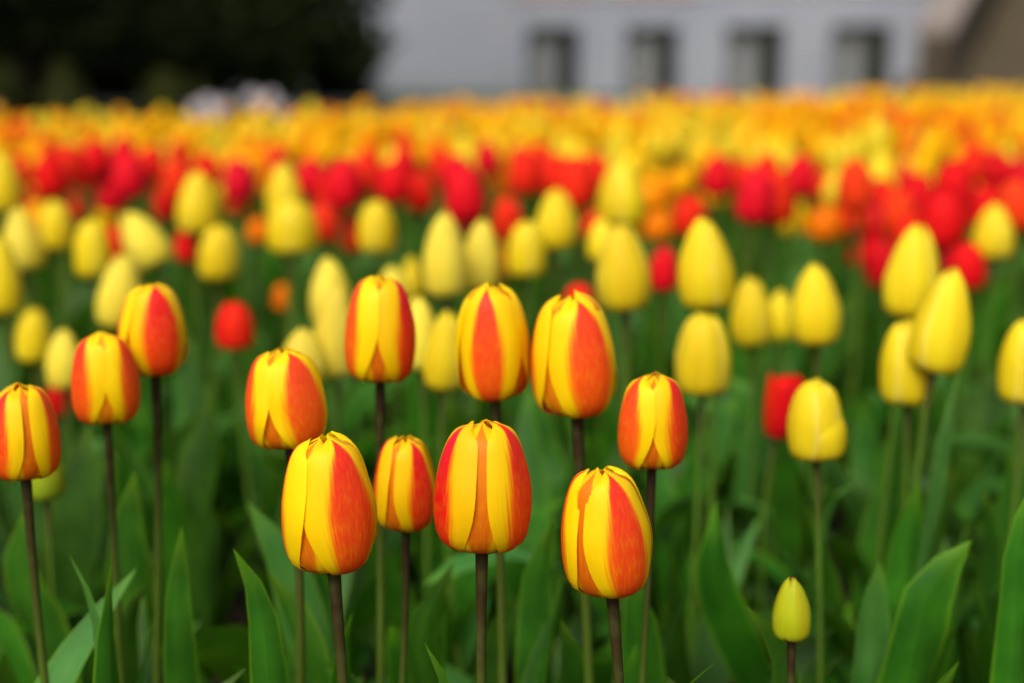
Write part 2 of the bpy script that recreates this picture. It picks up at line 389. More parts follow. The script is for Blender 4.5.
blobs += [((3.05, -.2, .85), (.36, .34)), ((3.05, -.3, 1.75), (.5, .4)), ((2.7, -.2, 1.2), (.6, .4)), ((2.5, -.3, 2.2), (.8, .6)), ((3.35, -.2, 1.45), (.22, .16)), ((3.3, 0, 2.1), (.45, .35)), ((3.45, -.2, 1.75), (.3, .2)), ((3.2, -.4, .72), (.3, .2)), ((3.25, -.2, 1.15), (.2, .14)), ((2.2, .3, .9), (.8, .45)), ((2.3, -.4, .62), (.55, .3)), ((1.4, -.6, .6), (.5, .28))]
tree('dark_tree', 'black green spreading tree with low hanging branches behind the bed', TP, blobs, 800, .10, M['conifer'], 4.2, .16,
     [b[0] for b in blobs[::6]], 3)
TP2 = at(150, 100, 18); TP2.z = 0
rng = random.Random(8); blobs = []
for k in range(60):
    a = rng.uniform(0, 2 * math.pi); r_ = rng.uniform(.1, 2.9); z = rng.uniform(.7, 5.6); blobs.append(((math.cos(a) * r_, math.sin(a) * r_ * .8, z), (rng.uniform(.7, 1.1), rng.uniform(.5, .8))))
tree('dark_tree', 'second dense dark tree deeper behind the spreading one, thin trunk', TP2, blobs, 760, .11, M['conifer'], 4.4, .13, [b[0] for b in blobs[::6]], 4)
for px, zc, wd, ht, lab, sd in ((20, 20.5, 1.3, 1.15, 'dark shrub hiding the wall behind the tree trunk', 11), (130, 21, 1.2, 1.05, 'dark shrub beside the thin second trunk, between two others', 12),
                                (215, 21.4, 1.2, 1.0, 'dark shrub above the white tulips, middle of the dark row', 13), (310, 20.6, 1.0, .95, 'dark shrub at the end of the dark row near the grey wall', 14)):
    p = at(px, 90, zc); p.z = 0; rg = random.Random(sd)
    bl = [((rg.uniform(-wd, wd) * .75, rg.uniform(-.4, .4), rg.uniform(.05, ht)), (wd * .42, ht * .42)) for k in range(16)]
    tree('shrub', lab, p, bl, 1100, .09, M['conifer'], ht * .8, .03, [b[0] for b in bl[:3]], sd, 'shrub')
for px, zc, wd, ht, lab, sd in ((64, 10.6, .19, .48, 'small olive shrub before the dark tree, beside its trunk', 1), (170, 11.2, .2, .46, 'small olive shrub before the dark tree, above the white tulips', 2), (2, 10.9, .16, .5, 'small olive shrub half cut by the left edge, past the dark trunk', 6)):
    p = at(px, 90, zc); p.z = 0; rg = random.Random(sd)
    bl = [((rg.uniform(-wd, wd) * .7, rg.uniform(-.3, .3), rg.uniform(.2, ht)), (wd * .5, ht * .35)) for k in range(8)]
    tree('shrub', lab, p, bl, 5000, .03, M['shrub'], ht * .8, .03, [b[0] for b in bl[:3]], sd, 'shrub')

# ------------------------------------------------------------------ tulip parts
PV = [0, .04, .12, .25, .38, .52, .66, .80, .92, 1.0]
 
PROF = {
 'goblet': dict(r=[.09, .22, .30, .37, .42, .45, .47, .48, .47, .44], z=[0, .03, .10, .23, .37, .51, .65, .81, .93, 1.0], a=[40, 44, 50, 56, 58, 58, 56, 50, 42, 0]),   # radius, height and half opening angle of a petal at the stations PV
 'cup':  dict(r=[.09, .27, .415, .485, .500, .488, .448, .372, .265, .125], z=[0, .012, .065, .195, .335, .490, .650, .825, .930, .972],
              a=[27, 29, 36, 47, 53, 55, 55, 54, 49, 0]),
 'cupw': dict(r=[.09, .27, .415, .485, .500, .488, .448, .372, .265, .125], z=[0, .012, .065, .195, .335, .490, .650, .825, .930, .972],
              a=[25, 27, 34, 47, 57, 63, 65, 64, 58, 0]),
 'egg':  dict(r=[.09, .28, .430, .492, .500, .470, .405, .305, .185, .075], z=[0, .010, .060, .190, .325, .480, .640, .805, .930, 1.0],
              a=[44, 48, 56, 64, 67, 68, 68, 67, 60, 0]),
 'barrel': dict(r=[.09, .30, .440, .490, .500, .490, .450, .370, .255, .13], z=[0, .012, .065, .195, .335, .490, .645, .810, .935, 1.0],
              a=[42, 46, 54, 61, 64, 65, 65, 63, 56, 0]),
}
def petal_grid(prof, inner, rng, nu=13, nv=22, rough=1.0):
    P = PROF[prof]; ph = [rng.uniform(0, 6.28) for _ in range(6)]; rows = []
    hs = (rng.uniform(1.0, 1.03) if inner else rng.uniform(.985, 1.02)); rs = .895 if inner else 1.0; rough *= .5 if inner else 1; asc = .92 if inner else 1.0
    skew = rng.uniform(-.05, .05); lean = rng.uniform(-.03, 0) if inner else rng.uniform(-.03, .012)
    for i in range(nv):
        t = i / (nv - 1); v = 1 - (1 - t) ** 1.5; row = []
        r = curve(PV, P['r'], v) * rs * (1 - (.60 if inner else .0) * sm(.82, 1, v)); z = curve(PV, P['z'], v) * hs; a = R(curve(PV, P['a'], v)) * (asc + (.30 * sm(.62, .85, v) if inner else 0))
        if v > .78: a = R(curve(PV, P['a'], .9 if v > .9 else v)) * (asc + (.30 * sm(.62, .85, v) if inner else 0)) * max(0, 1 - ((v - .78) / .22) ** 2.6) ** .5
        for j in range(nu):
            u = -1 + 2 * j / (nu - 1)
            th = a * u + skew * v
            rr = r * (1 + (.02 if inner else .035) - (.03 if inner else .052) * abs(u) ** 2.2) + lean * max(0, v - .5) * .5 + (.026 * u * r * sm(.2, .45, v) if prof == 'cupw' and not inner else 0)
            rr += rough * (.008 * math.sin(3.0 * u + ph[0] + 2 * v) * v + .010 * math.sin(9 * v + ph[1]) * u * u + .006 * math.sin(14 * v + 3 * u + ph[2]) * abs(u))
            rr -= rough * .014 * math.exp(-(u / .10) ** 2) * sm(.15, .5, v) * sm(1.0, .7, v)       # shallow groove along the midrib
            zz = z + rough * (.006 * math.sin(4 * u + ph[3]) * sm(.75, 1, v) + .004 * math.sin(11 * u + ph[4]) * sm(.88, 1, v) - .03 * u * u * sm(.8, .97, v) * (1 - sm(.97, 1, v)))
            if abs(u) < .01 and v > .99: zz += .002 * rough
            row.append((rr * math.sin(th), -rr * math.cos(th), zz))
        rows.append(row)
    return rows
PETALS = {}
def petal_mesh(prof, inner, mat, k):
    key = (prof, inner, mat.name, k)
    if key not in PETALS:
        mb = MB(); mb.grid(petal_grid(prof, inner, random.Random(hash((prof, inner, k)) if False else (len(prof) * 7 + inner * 3 + k * 13)))); PETALS[key] = mb.mesh('petal', mat)
    return PETALS[key]
def receptacle_mesh():
    mb = MB(); rows = []
    for r_, z in ((.0, -.006), (.085, -.006), (.125, .004), (.26, .018), (.27, .040), (.16, .10), (.05, .30), (.02, .5), (0, .52)):
        rows.append([(r_ * math.cos(2 * math.pi * k / 14), r_ * math.sin(2 * math.pi * k / 14), z) for k in range(14)])
    mb.grid(rows, closed=True); return mb.mesh('flower', M['receptacle'])
RECEPT = receptacle_mesh()
WHOLE = {}
def whole_head(prof, mats, k, nu=7, nv=9):
    """all six petals of a distant flower in one mesh"""
    key = (prof, mats[0].name, k)
    if key not in WHOLE:
        mb = MB(); rg = random.Random(k * 5 + 1); rot0 = rg.uniform(0, 6)
        for q in range(6):
            inner = q % 2 == 1; c, s = math.cos(rot0 + q * math.pi / 3), math.sin(rot0 + q * math.pi / 3)
            g = petal_grid(prof, inner, rg, nu, nv); mb.grid([[(c * x - s * y, s * x + c * y, z) for x, y, z in r_] for r_ in g], 1 if inner and len(mats) > 1 else 0)
        WHOLE[key] = mb.mesh('flower', mats)
    return WHOLE[key]
def leaf_rows(path, normal, W, fold0, fold1, ripple, twist, rng, nu=7, late=False):
    n = len(path); rows = []; ph = rng.uniform(0, 6.28); kf = rng.uniform(9, 15); ph2 = rng.uniform(0, 6.28)
    for i, p in enumerate(path):
        t = i / (n - 1); T = (path[min(i + 1, n - 1)] - path[max(i - 1, 0)]).normalized()
        S = T.cross(normal).normalized(); Nn = S.cross(T).normalized()
        S = (Matrix.Rotation(twist * t, 3, T) @ S); Nn = (Matrix.Rotation(twist * t, 3, T) @ Nn)
        wd = W * (curve([0, .2, .5, .72, .86, .95, 1], [.30, .45, .80, 1.0, .78, .34, .0], t) if late else curve([0, .12, .3, .5, .7, .85, .95, 1], [.34, .62, .92, 1.0, .82, .50, .20, .0], t))
        f = fold0 + (fold1 - fold0) * sm(0, .7, t); row = []
        for j in range(nu):
            u = -1 + 2 * j / (nu - 1); k = abs(u)
            up = (k ** 1.4) * math.sin(f) * wd / 2 + ripple * wd * k * k * math.sin(kf * t + ph + (1.3 if u > 0 else 0)) * sm(.1, .4, t)
            row.append(p + S * (u * wd / 2 * (1 - .45 * (1 - math.cos(f)))) + Nn * (-up if False else up))
        rows.append(row)
    return rows
def leaf_path(L, el0, el1, side, n=13):
    p = Vector((0, 0, 0)); out = [p.copy()]
    for i in range(n - 1):
        t = (i + .5) / (n - 1); e = R(el0 + (el1 - el0) * t ** 1.8); sd = side * t * t
        dv = Vector((math.sin(sd) * math.cos(e), -math.cos(sd) * math.cos(e), math.sin(e))); p = p + dv * (L / (n - 1)); out.append(p.copy())
    return out
LEAVES = []; rl = random.Random(21)
for k in range(16):
    L = rl.uniform(.26, .37); mb = MB(); el1 = rl.choice((75, 60, 40, 15, -25, 66, 80))
    pth = leaf_path(L, rl.uniform(82, 89), el1, rl.uniform(-.7, .7))
    # the inner face of the blade looks up and toward the stem
    mb.grid(leaf_rows(pth, Vector((0, 1, .25)), rl.uniform(.028, .048), R(62), R(rl.uniform(8, 28)), rl.uniform(.08, .2), rl.uniform(-1.3, 1.3), rl, 7, k % 2 == 0))
    me = mb.mesh('leaf', M['leaf_grey'] if k % 4 == 3 else M['leaf']); LEAVES.append((me, L))
def add_leaves(t, n, rng, hmax, first=None):
    a0 = rng.uniform(0, 6.28) if first is None else first
    for k in range(n):
        me, L = LEAVES[rng.randrange(len(LEAVES))]; o = link('leaf', me, t); s = min(rng.uniform(.8, 1.08), hmax / L) * (1 - .10 * k)
        o.scale = (s * rng.uniform(.85, 1.15), s, s); o.rotation_euler = (0, 0, a0 + k * (2.3 + rng.uniform(-.4, .4)))
        a = o.rotation_euler[2]; o.location = (.006 * math.sin(a), -.006 * math.cos(a), -.006 + .012 * k)
STYLE = {'goblet': ('goblet', 'scarlet', 'scarlet', 'stem_green'),'stripedwide': ('cupw', 'striped_outer', 'striped_inner', 'stem_dark'), 'green_bud': ('egg', 'green_bud', 'green_bud', 'stem_green'),  # profile, outer, inner, stem
 'striped': ('cup', 'striped_outer', 'striped_inner', 'stem_dark'), 'yellow': ('egg', 'yellow', 'yellow', 'stem_green'), 'cream': ('egg', 'cream', 'cream', 'stem_green'),
 'barrel': ('barrel', 'yellow', 'yellow', 'stem_green'), 'bud': ('egg', 'bud', 'bud', 'stem_dark'), 'red': ('barrel', 'red', 'red', 'stem_green'), 'scarlet': ('barrel', 'scarlet', 'scarlet', 'stem_green'),
 'orange': ('barrel', 'orange', 'orange', 'stem_green'), 'golden': ('barrel', 'golden', 'golden', 'stem_green'), 'white': ('barrel', 'white', 'white', 'stem_green'), 'stripedfar': ('cup', 'striped_outer', 'striped_inner', 'stem_green'),
}
CNT = [0]; TAKEN = []
def tulip(P, hh, wd, style, rot=None, lean=0, label=None, group=None, detail=2, leaves=3, leanf=0):
    """P: where the head meets its stem; hh, wd: head height and width; lean: tilt to the right as seen, in degrees"""
    CNT[0] += 1; rng = random.Random(CNT[0] * 17 + 3); prof, om, im, smn = STYLE[style]
    bx, by = P.x + rng.uniform(-.018, .018) - math.sin(R(lean)) * .05, P.y + rng.uniform(-.02, .02)
    TAKEN.append((bx, by))
    t = empty('tulip', (bx, by, 0)); tag(t, label, 'tulip', group)
    f = link('flower', RECEPT if detail == 2 else whole_head(prof, [M[om]] if om == im else [M[om], M[im]], rng.randrange(4)), t)
    f.location = (P.x - bx, P.y - by, P.z); f.scale = (wd, wd, hh)
    rz = (R(rot) if rot is not None else rng.uniform(0, 2.1)) - math.atan2(P.x, P.y)
    f.rotation_mode = 'QUATERNION'
    f.rotation_quaternion = (Matrix.Rotation(R(lean), 3, 'Y') @ Matrix.Rotation(R(leanf), 3, 'X') @ Matrix.Rotation(rz, 3, 'Z')).to_quaternion()
    if detail == 2:
        for q in range(6):
            inner = q % 2 == 1; o = link('petal', petal_mesh(prof, inner, M[im if inner else om], rng.randrange(5)), f)
            kt = .4 if inner else 1.0; o.rotation_euler = (R(rng.uniform(-1.2, 1.2)) * kt, R(rng.uniform(-1.4, 1.4)) * kt, q * math.pi / 3 + R(rng.uniform(-3, 3)))
            s = rng.uniform(.985, 1.015); o.scale = (s, s, rng.uniform(.985, 1.012))
            o.location = (0, 0, (.006 if inner else 0))
    # stem
    mb = MB(); top = Vector((P.x - bx, P.y - by, P.z + .0015)); n = 12; pts = []
    ax = Vector((math.sin(R(lean)), 0, math.cos(R(lean)))); bow = Vector((rng.uniform(-.02, .02), rng.uniform(-.015, .015), 0))
    q1 = top - ax * P.z * .35
    for i in range(n):
        s = i / (n - 1); pts.append((1-s)**3 * Vector((0, 0, -.01)) + 3*(1-s)**2*s * (Vector((0, 0, P.z * .35)) + bow) + 3*(1-s)*s*s * q1 + s**3 * top)
    r0 = .0026 * rng.uniform(.92, 1.1) * max(.75, min(1.1, wd / .048))
    tube(mb, pts, [r0 * (1.3 - .3 * i / (n - 1)) * (1.4 if i == n - 1 else 1.1 if i == n - 2 else 1) for i in range(n)], 10 if detail == 2 else 5)
    link('stem', mb.mesh('stem', M[smn]), t)
    if leaves: add_leaves(t, leaves, rng, max(.16, P.z * .82))
    return t
def photo_tulip(px, top, bot, w_, zc, style, rot=None, lean=0, label=None, group=None, detail=2, leaves=3, leanf=0):
    hpx = bot - top; c = math.cos(R(lean)); lf = hpx / max(.8, c) ; view = R(PITCH) 
    pb = at(px - math.sin(R(lean)) * hpx * .5, bot - (w_ * .04), zc)
    hh = hpx / FPX * zc / .975
    return tulip(pb, hh, w_ / FPX * zc, style, rot, lean, label, group, detail, leaves, leanf)

# ------------------------------------------------------------------ the flowers one can tell apart
G1 = 'red and yellow striped tulips at the front'
for a in (
 # px top bot width depth rot lean label
 (483, 422, 552, 95, .735, 58, 1, 'sharp striped tulip, red flanks, yellow middle with orange seam, middle of the front trio'),
 (330, 436, 572, 93, .735, 26, -3, 'sharp striped tulip with one wide red flame right of centre, first of the front trio'),
 (605, 467, 595, 90, .735, 26, -6, 'sharp striped tulip leaning slightly left, lowest flower head of the front trio'),
 (406, 437, 531, 62, .83, 32, 0, 'small striped tulip half tucked between two sharp front flowers'),
 (652, 375, 469, 67, .82, 60, 0, 'striped tulip with two red edges and clean yellow middle, just above the lowest front flower'),
 (574, 297, 417, 83, .86, 20, -3, 'largest striped tulip of the upper row, pointed red flame, red bloom peeping above'),
 (493, 287, 401, 73, .87, -6, -2, 'pointed striped tulip with a single red flame down its middle'),
 (381, 279, 384, 69, .89, 54, 1, 'striped tulip with golden face and red right side, in front of pale yellow blooms'),
 (287, 351, 449, 79, .83, 34, -4, 'striped tulip leaning left, red rim and red right half, above the first sharp flower'),
 (107, 334, 425, 65, .89, 62, 0, 'striped tulip with orange red sides, just below the flame-centred tulip on the left'),
 (155, 286, 377, 67, .92, 12, 0, 'striped tulip with one central red flame on a long brown stem, pale yellow one behind'),
 (26, 386, 480, 70, .82, 66, 0, 'striped tulip cut by the left edge, greenish bud close behind its stem'),
): photo_tulip(a[0], a[1], a[2], a[3], a[4], 'striped' if a[0] in (483, 605, 26, 406) else 'stripedwide', a[5], a[6], a[7], G1)

G2 = 'yellow tulips in the middle of the bed'
Y = (
 (6, 155, 213, 33, 1.75, 'egg', 0, 'yellow tulip cut by the edge, topmost of the yellow ones there beside the red band'),
 (24, 210, 272, 40, 1.62, 'cream', -6, 'pale yellow tulip leaning left, between the cut yellow one and the short round one'),
 (58, 204, 251, 33, 1.72, 'barrel', 0, 'short rounded yellow tulip directly under the dense red blooms on the left'),
 (94, 222, 278, 35, 1.62, 'barrel', 0, 'upright yellow tulip overlapping a small red one at its side'),
 (144, 209, 268, 42, 1.6, 'cream', -27, 'cream yellow tulip tilted strongly to the left'),
 (200, 175, 236, 41, 1.72, 'egg', 2, 'yellow tulip standing against red blooms, above a second shorter yellow head'),
 (220, 228, 281, 40, 1.6, 'barrel', 3, 'short yellow tulip touching the taller one above, small red bloom at its side'),
 (123, 257, 329, 44, 1.42, 'cream', 9, 'pale yellow tulip tipped right behind the flame-centred striped tulip'),
 (4, 240, 316, 37, 1.4, 'yellow', 0, 'yellow tulip cut by the edge, lower and larger than the one above it'),
 (35, 310, 363, 35, 1.42, 'barrel', 0, 'small yellow tulip low on the left with a scarlet bloom under it'),
 (66, 331, 390, 37, 1.34, 'cream', 0, 'greenish yellow tulip touching the striped tulip, red bloom below'),
 (285, 166, 228, 36, 1.75, 'egg', -2, 'upper flower of two merged yellow tulips before the red band'),
 (293, 203, 255, 51, 1.6, 'barrel', 0, 'broad lower flower of two merged yellow tulips before the red band'),
 (377, 204, 254, 37, 1.68, 'barrel', 0, 'lone rounded yellow tulip with red blooms pressing behind'),
 (445, 215, 299, 44, 1.33, 'cream', -2, 'taller flower of the cream yellow pair standing below a red bloom'),
 (481, 223, 293, 39, 1.38, 'cream', 3, 'shorter flower of the cream yellow pair standing below a red bloom'),
 (331, 261, 326, 42, 1.36, 'cream', -2, 'pale yellow tulip at the top of a merged pair, beside the golden faced striped one'),
 (337, 284, 379, 44, 1.22, 'cream', 0, 'long pale yellow tulip, lower of a merged pair, beside the golden faced striped one'),
 (304, 330, 386, 45, 1.2, 'cream', -3, 'pale yellow tulip peeping over the striped tulip with red rim'),
 (394, 269, 312, 33, 1.5, 'cream', 0, 'small cream tulip peeping out behind the golden faced striped one'),
 (413, 258, 298, 22, 1.68, 'yellow', 0, 'narrow dull yellow tulip bud behind the cream pair'),
 (421, 299, 371, 38, 1.18, 'cream', -2, 'cream yellow tulip squeezed in close behind the golden faced striped flower'),
 (446, 314, 391, 42, 1.14, 'yellow', 4, 'yellow tulip touching the flank of the pointed single-flame tulip'),
 (526, 224, 278, 38, 1.52, 'barrel', 0, 'lower and smaller of two yellow tulips near the lone red bloom'),
 (556, 193, 251, 42, 1.58, 'egg', 0, 'higher of two yellow tulips below the red band, pointed top'),
 (621, 162, 228, 47, 1.62, 'egg', -3, 'large yellow tulip rising into the red band, small orange bloom at its side'),
 (602, 220, 262, 30, 1.5, 'yellow', -2, 'yellow tulip mostly hidden behind the big slanting one'),
 (622, 228, 312, 53, 1.22, 'egg', -4, 'big yellow tulip slanting left, dark red bloom just beside it'),
 (704, 222, 311, 55, 1.2, 'egg', -5, 'largest yellow tulip of the upper middle, flat base and pointed tip'),
 (750, 280, 347, 42, 1.38, 'egg', -4, 'yellow tulip at the outer end of a row of three touching heads'),
 (779, 292, 341, 31, 1.5, 'yellow', 0, 'small yellow tulip wedged between two larger yellow heads'),
 (813, 267, 346, 50, 1.22, 'egg', -4, 'tallest of three touching yellow heads, smooth rounded tip'),
 (702, 316, 396, 53, 1.12, 'barrel', 0, 'single upright yellow tulip on a brown stem, below the largest yellow one'),
 (815, 382, 461, 56, .98, 'barrel', -3, 'yellow tulip with a loose petal tip at its side, in front of a red bloom'),
 (905, 323, 405, 52, 1.1, 'barrel', -3, 'lowest yellow tulip of the cluster of three near the red crowd'),
 (940, 273, 374, 57, 1.07, 'egg', 8, 'long yellow tulip leaning right, foremost of the cluster of three'),
 (910, 229, 319, 53, 1.2, 'egg', 4, 'yellow tulip with pointed tip, hindmost of the cluster of three before red blooms'),
 (992, 207, 260, 40, 1.6, 'egg', 0, 'lone short yellow tulip beside red blooms near the right edge'),
 (1024, 322, 405, 53, 1.08, 'barrel', 0, 'yellow tulip cut by the right edge, level with the cluster of three'),
 (880, 152, 196, 31, 2.3, 'yellow', 0, 'yellow tulip standing within the thick of the red crowd'),
 (836, 171, 208, 28, 2.3, 'yellow', 0, 'small yellow tulip half lost behind crimson blooms'),
 (877, 118, 160, 28, 2.7, 'yellow', 0, 'tall yellow tulip rising through the orange band, above the red crowd'),
 (47, 440, 500, 36, 1.05, 'green_bud', 0, 'greenish yellow bud behind the striped tulip cut by the edge'),
)
for px, tp, bt, w_, zc, st_, ln, lab in Y:
    s_ = {'egg': 'yellow', 'cream': 'cream', 'yellow': 'yellow', 'barrel': 'barrel', 'green_bud': 'green_bud'}[st_]
    t = photo_tulip(px, tp, bt, w_, zc, s_, 60 if px == 815 else None, ln, lab, G2, 2, 3 if zc < 1.5 else 2)
    if px == 815:                                    # its outer petal on the right has sprung loose
        ps = [o for o in next(c for c in t.children if c.name.startswith('flower')).children if o.name.startswith('petal')]
        o = ps[0]; o.location = (.03, -.02, .06); o.rotation_mode = 'XYZ'
        o.rotation_euler = (R(7), 0, 0); o.scale = (.9, .9, .66)
photo_tulip(791, 578, 640, 38, .80, 'bud', 40, -1, 'small closed greenish yellow bud with a pinkish tip, low on the right', None, 2, 2)

RED_OWN = (
 (236, 304, 350, 38, 1.38, 'red', 'single red tulip alone in green, beside the flame-centred striped tulip'),
 (781, 376, 441, 40, 1.2, 'goblet', 'scarlet flat-topped tulip half hidden behind the yellow one with a loose petal'),
 (663, 249, 294, 30, 1.55, 'red', 'small red tulip between the two biggest yellow heads'),
 (579, 285, 320, 32, 1.35, 'scarlet', 'small red tulip peeping over the largest striped flower'),
 (37, 361, 385, 16, 1.7, 'scarlet', 'tiny scarlet tulip just under the small yellow one'),
 (60, 384, 415, 28, 1.5, 'scarlet', 'scarlet tulip hanging below the greenish yellow one'),
 (115, 228, 272, 28, 1.75, 'red', 'red tulip showing behind the shoulder of an upright yellow one'),
 (190, 230, 264, 30, 1.75, 'red', 'dark red tulip wedged between two yellow heads, one short'),
 (508, 199, 243, 32, 1.75, 'red', 'lone red tulip between the cream pair and the two yellow ones'),
 (353, 217, 254, 30, 1.8, 'scarlet', 'red tulip pressed against the lone rounded yellow one'),
 (689, 197, 238, 34, 1.8, 'red', 'red tulip behind the tip of the largest yellow one'),
 (966, 245, 292, 37, 1.6, 'red', 'round red tulip between the leaning yellow flower and the lone short yellow one'),
 (595, 212, 240, 28, 1.9, 'scarlet', 'faint red tulip behind the large slanting yellow flower'),
 (284, 285, 312, 22, 1.8, 'orange', 'dull small orange bloom low among the green stems'),
 (259, 219, 245, 24, 2.0, 'orange', 'small orange tulip between two yellow heads'),
 (658, 213, 243, 30, 2.0, 'orange', 'orange tulip between the large yellow flower and a red one, lower of two'),
 (650, 180, 214, 34, 2.1, 'orange', 'orange tulip beside the large yellow flower, higher of two'),
 (824, 208, 243, 36, 1.95, 'orange', 'orange red tulip at the near corner of the red crowd'),
 (682, 167, 196, 28, 2.3, 'golden', 'lone golden tulip on dark green between red blooms'),
)
for px, tp, bt, w_, zc, s_, lab in RED_OWN:
    photo_tulip(px, tp, bt, w_, zc, s_, None, 10 if px == 781 else random.uniform(-4, 4), lab, 'red and orange tulips among the yellow', 1 if zc > 1.5 else 2, 2)
RB = [(52,178,45),(70,166,40),(86,172,40),(98,160,38),(112,195,40),(131,178,46),(125,157,38),(30,205,28),(75,210,26),(165,205,34),(178,183,42),(208,172,36),(240,182,42),(238,202,30),(22,172,34),(152,165,34),
 (279,163,32),(335,196,46),(344,186,50),(367,172,40),(326,222,44),(394,184,42),(420,194,40),(458,178,42),(465,197,55),(467,216,40),(487,160,34),(440,166,36),(312,180,40),(405,165,34),
 (525,175,46),(556,178,42),(575,186,52),(540,162,34),(598,176,36),(717,178,42),(755,199,55),(742,178,32),(771,200,56),(799,178,42),(765,175,40),
 (854,188,52),(852,214,48),(865,248,46),(881,266,46),(900,184,38),(897,216,46),(917,196,42),(952,188,50),(941,222,60),(930,240,44),(972,167,38),(942,256,42),(1014,208,52),(995,172,38),(1018,178,36),(870,228,44),(910,240,46),(880,200,40),(835,222,34)]
rr = random.Random(4)
for x, y, s in RB:
    zc = max(1.65, min(2.75, 1422 * .064 * rr.uniform(.95, 1.05) / s * (1.0 if s > 34 else .86)))
    photo_tulip(x, y - s / 2, y + s / 2, s * rr.uniform(.70, .84), zc, 'red' if rr.random() < .86 else 'scarlet', None, rr.uniform(-8, 8), 'red tulip crowded with other reds in the band before the golden flowers', 'red tulips of the crowded band', 1, 2)
for x, y in ((197, 112), (209, 106), (218, 112), (203, 118), (227, 109), (252, 100), (262, 107), (272, 101), (283, 112)):
    z_ = 5.4 + rr.uniform(-.3, .5); s = rr.uniform(15, 19)
    photo_tulip(x, y - s / 2, y + s / 2, s * .95, z_, 'white', None, rr.uniform(-8, 8), 'white tulip of the small pale patch at the far end of the golden band', 'white tulips of the pale patch', 1, 1)

# ------------------------------------------------------------------ the rest of the bed, out to its far edge
def far_style(x, y, rg):
    k = noise.noise(Vector((x * 1.1, y * .8, 5))) * .5 + rg.random()
    if y < 2.9:
        return 'red' if k < .22 else 'scarlet' if k < .30 else 'orange' if k < .55 else 'golden'
    return 'scarlet' if k < -.02 else 'orange' if k < .16 else 'golden' if k < .72 else 'barrel'
rg = random.Random(77); spots = []
gy = 2.05
while gy < 11:
    sp = .106; half = .385 * gy + .28; gx = -half + rg.uniform(0, sp)
    while gx < half:
        x, y = gx + rg.uniform(-.04, .04), gy + rg.uniform(-.04, .04)
        if y < bed_far(x):
            if y > 3.0 or (rg.random() < .09): spots.append((x, y))
        gx += sp
    gy += sp
spots = [(x, y) for x, y in spots if all((x - a) ** 2 + (y - b) ** 2 > .062 ** 2 for a, b in TAKEN)]
spots.sort(key=lambda p: p[1] + (0 if abs(p[0]) < .375 * p[1] else 50))
NEAR = 292 - CNT[0]
LAB = {'red': 'red tulip scattered loosely where the red band meets the golden one', 'scarlet': 'scarlet tulip scattered among the golden flowers of the wide far band',
       'orange': 'orange tulip packed among golden ones in the wide far band', 'golden': 'golden tulip packed in the wide far band of the bed', 'barrel': 'clear yellow tulip mixed into the golden far band'}
for x, y in spots[:NEAR]:
    s_ = far_style(x, y, rg); hz = .440 + rg.uniform(-.055, .04) - .065
    tulip(Vector((x, y, hz)), rg.uniform(.055, .070), rg.uniform(.044, .054), s_, None, rg.uniform(-9, 9), LAB[s_], 'tulips of the wide far band', 1, 2, rg.uniform(-5, 5))
# beyond those, blooms too many and too small to tell apart: one object
mb = MB(); ORD = ['scarlet', 'orange', 'golden', 'yellow', 'stem_green', 'leaf', 'red']; heads = {}
for k in range(6):
    r2 = random.Random(k); hd = []
    for q in range(6):
        c, s = math.cos(q * math.pi / 3 + k), math.sin(q * math.pi / 3 + k)
        hd.append([[(c * x - s * yy, s * x + c * yy, z) for x, yy, z in r_] for r_ in petal_grid('barrel', q % 2 == 1, r2, 4, 6)])
    heads[k] = hd
for x, y in spots[NEAR:]:
    s_ = far_style(x, y, rg); s_ = 'yellow' if s_ == 'barrel' else s_; hz = .432 + rg.uniform(-.06, .045) - .065; H_, W_ = rg.uniform(.055, .072), rg.uniform(.046, .056)
    rot = Euler((R(rg.uniform(-9, 9)), R(rg.uniform(-9, 9)), 0)).to_matrix()
    for g in heads[rg.randrange(6)]: mb.grid([[rot @ Vector((p[0] * W_, p[1] * W_, p[2] * H_)) + Vector((x, y, hz)) for p in r_] for r_ in g], ORD.index(s_))
    tube(mb, [Vector((x, y, 0)), Vector((x, y, hz))], [.004, .0032], 4, 4)
    for k in range(2):
        a = rg.uniform(0, 6.28); L = rg.uniform(.25, .33); tp = Vector((x + math.sin(a) * .09, y - math.cos(a) * .09, L)); md = Vector((x + math.sin(a) * .02, y - math.cos(a) * .02, L * .55))
        sd = Vector((math.cos(a), math.sin(a), 0)) * .024
        mb.grid([[Vector((x, y, 0)) - sd * .5, Vector((x, y, 0)) + sd * .5], [md - sd, md + sd], [tp - sd * .1, tp + sd * .1]], 5)
tag(link('tulip_blooms', mb.mesh('tulip_blooms', [M[k] for k in ORD])), 'mass of tiny golden, orange and yellow blooms at the far end of the bed', 'tulips', None, 'stuff')

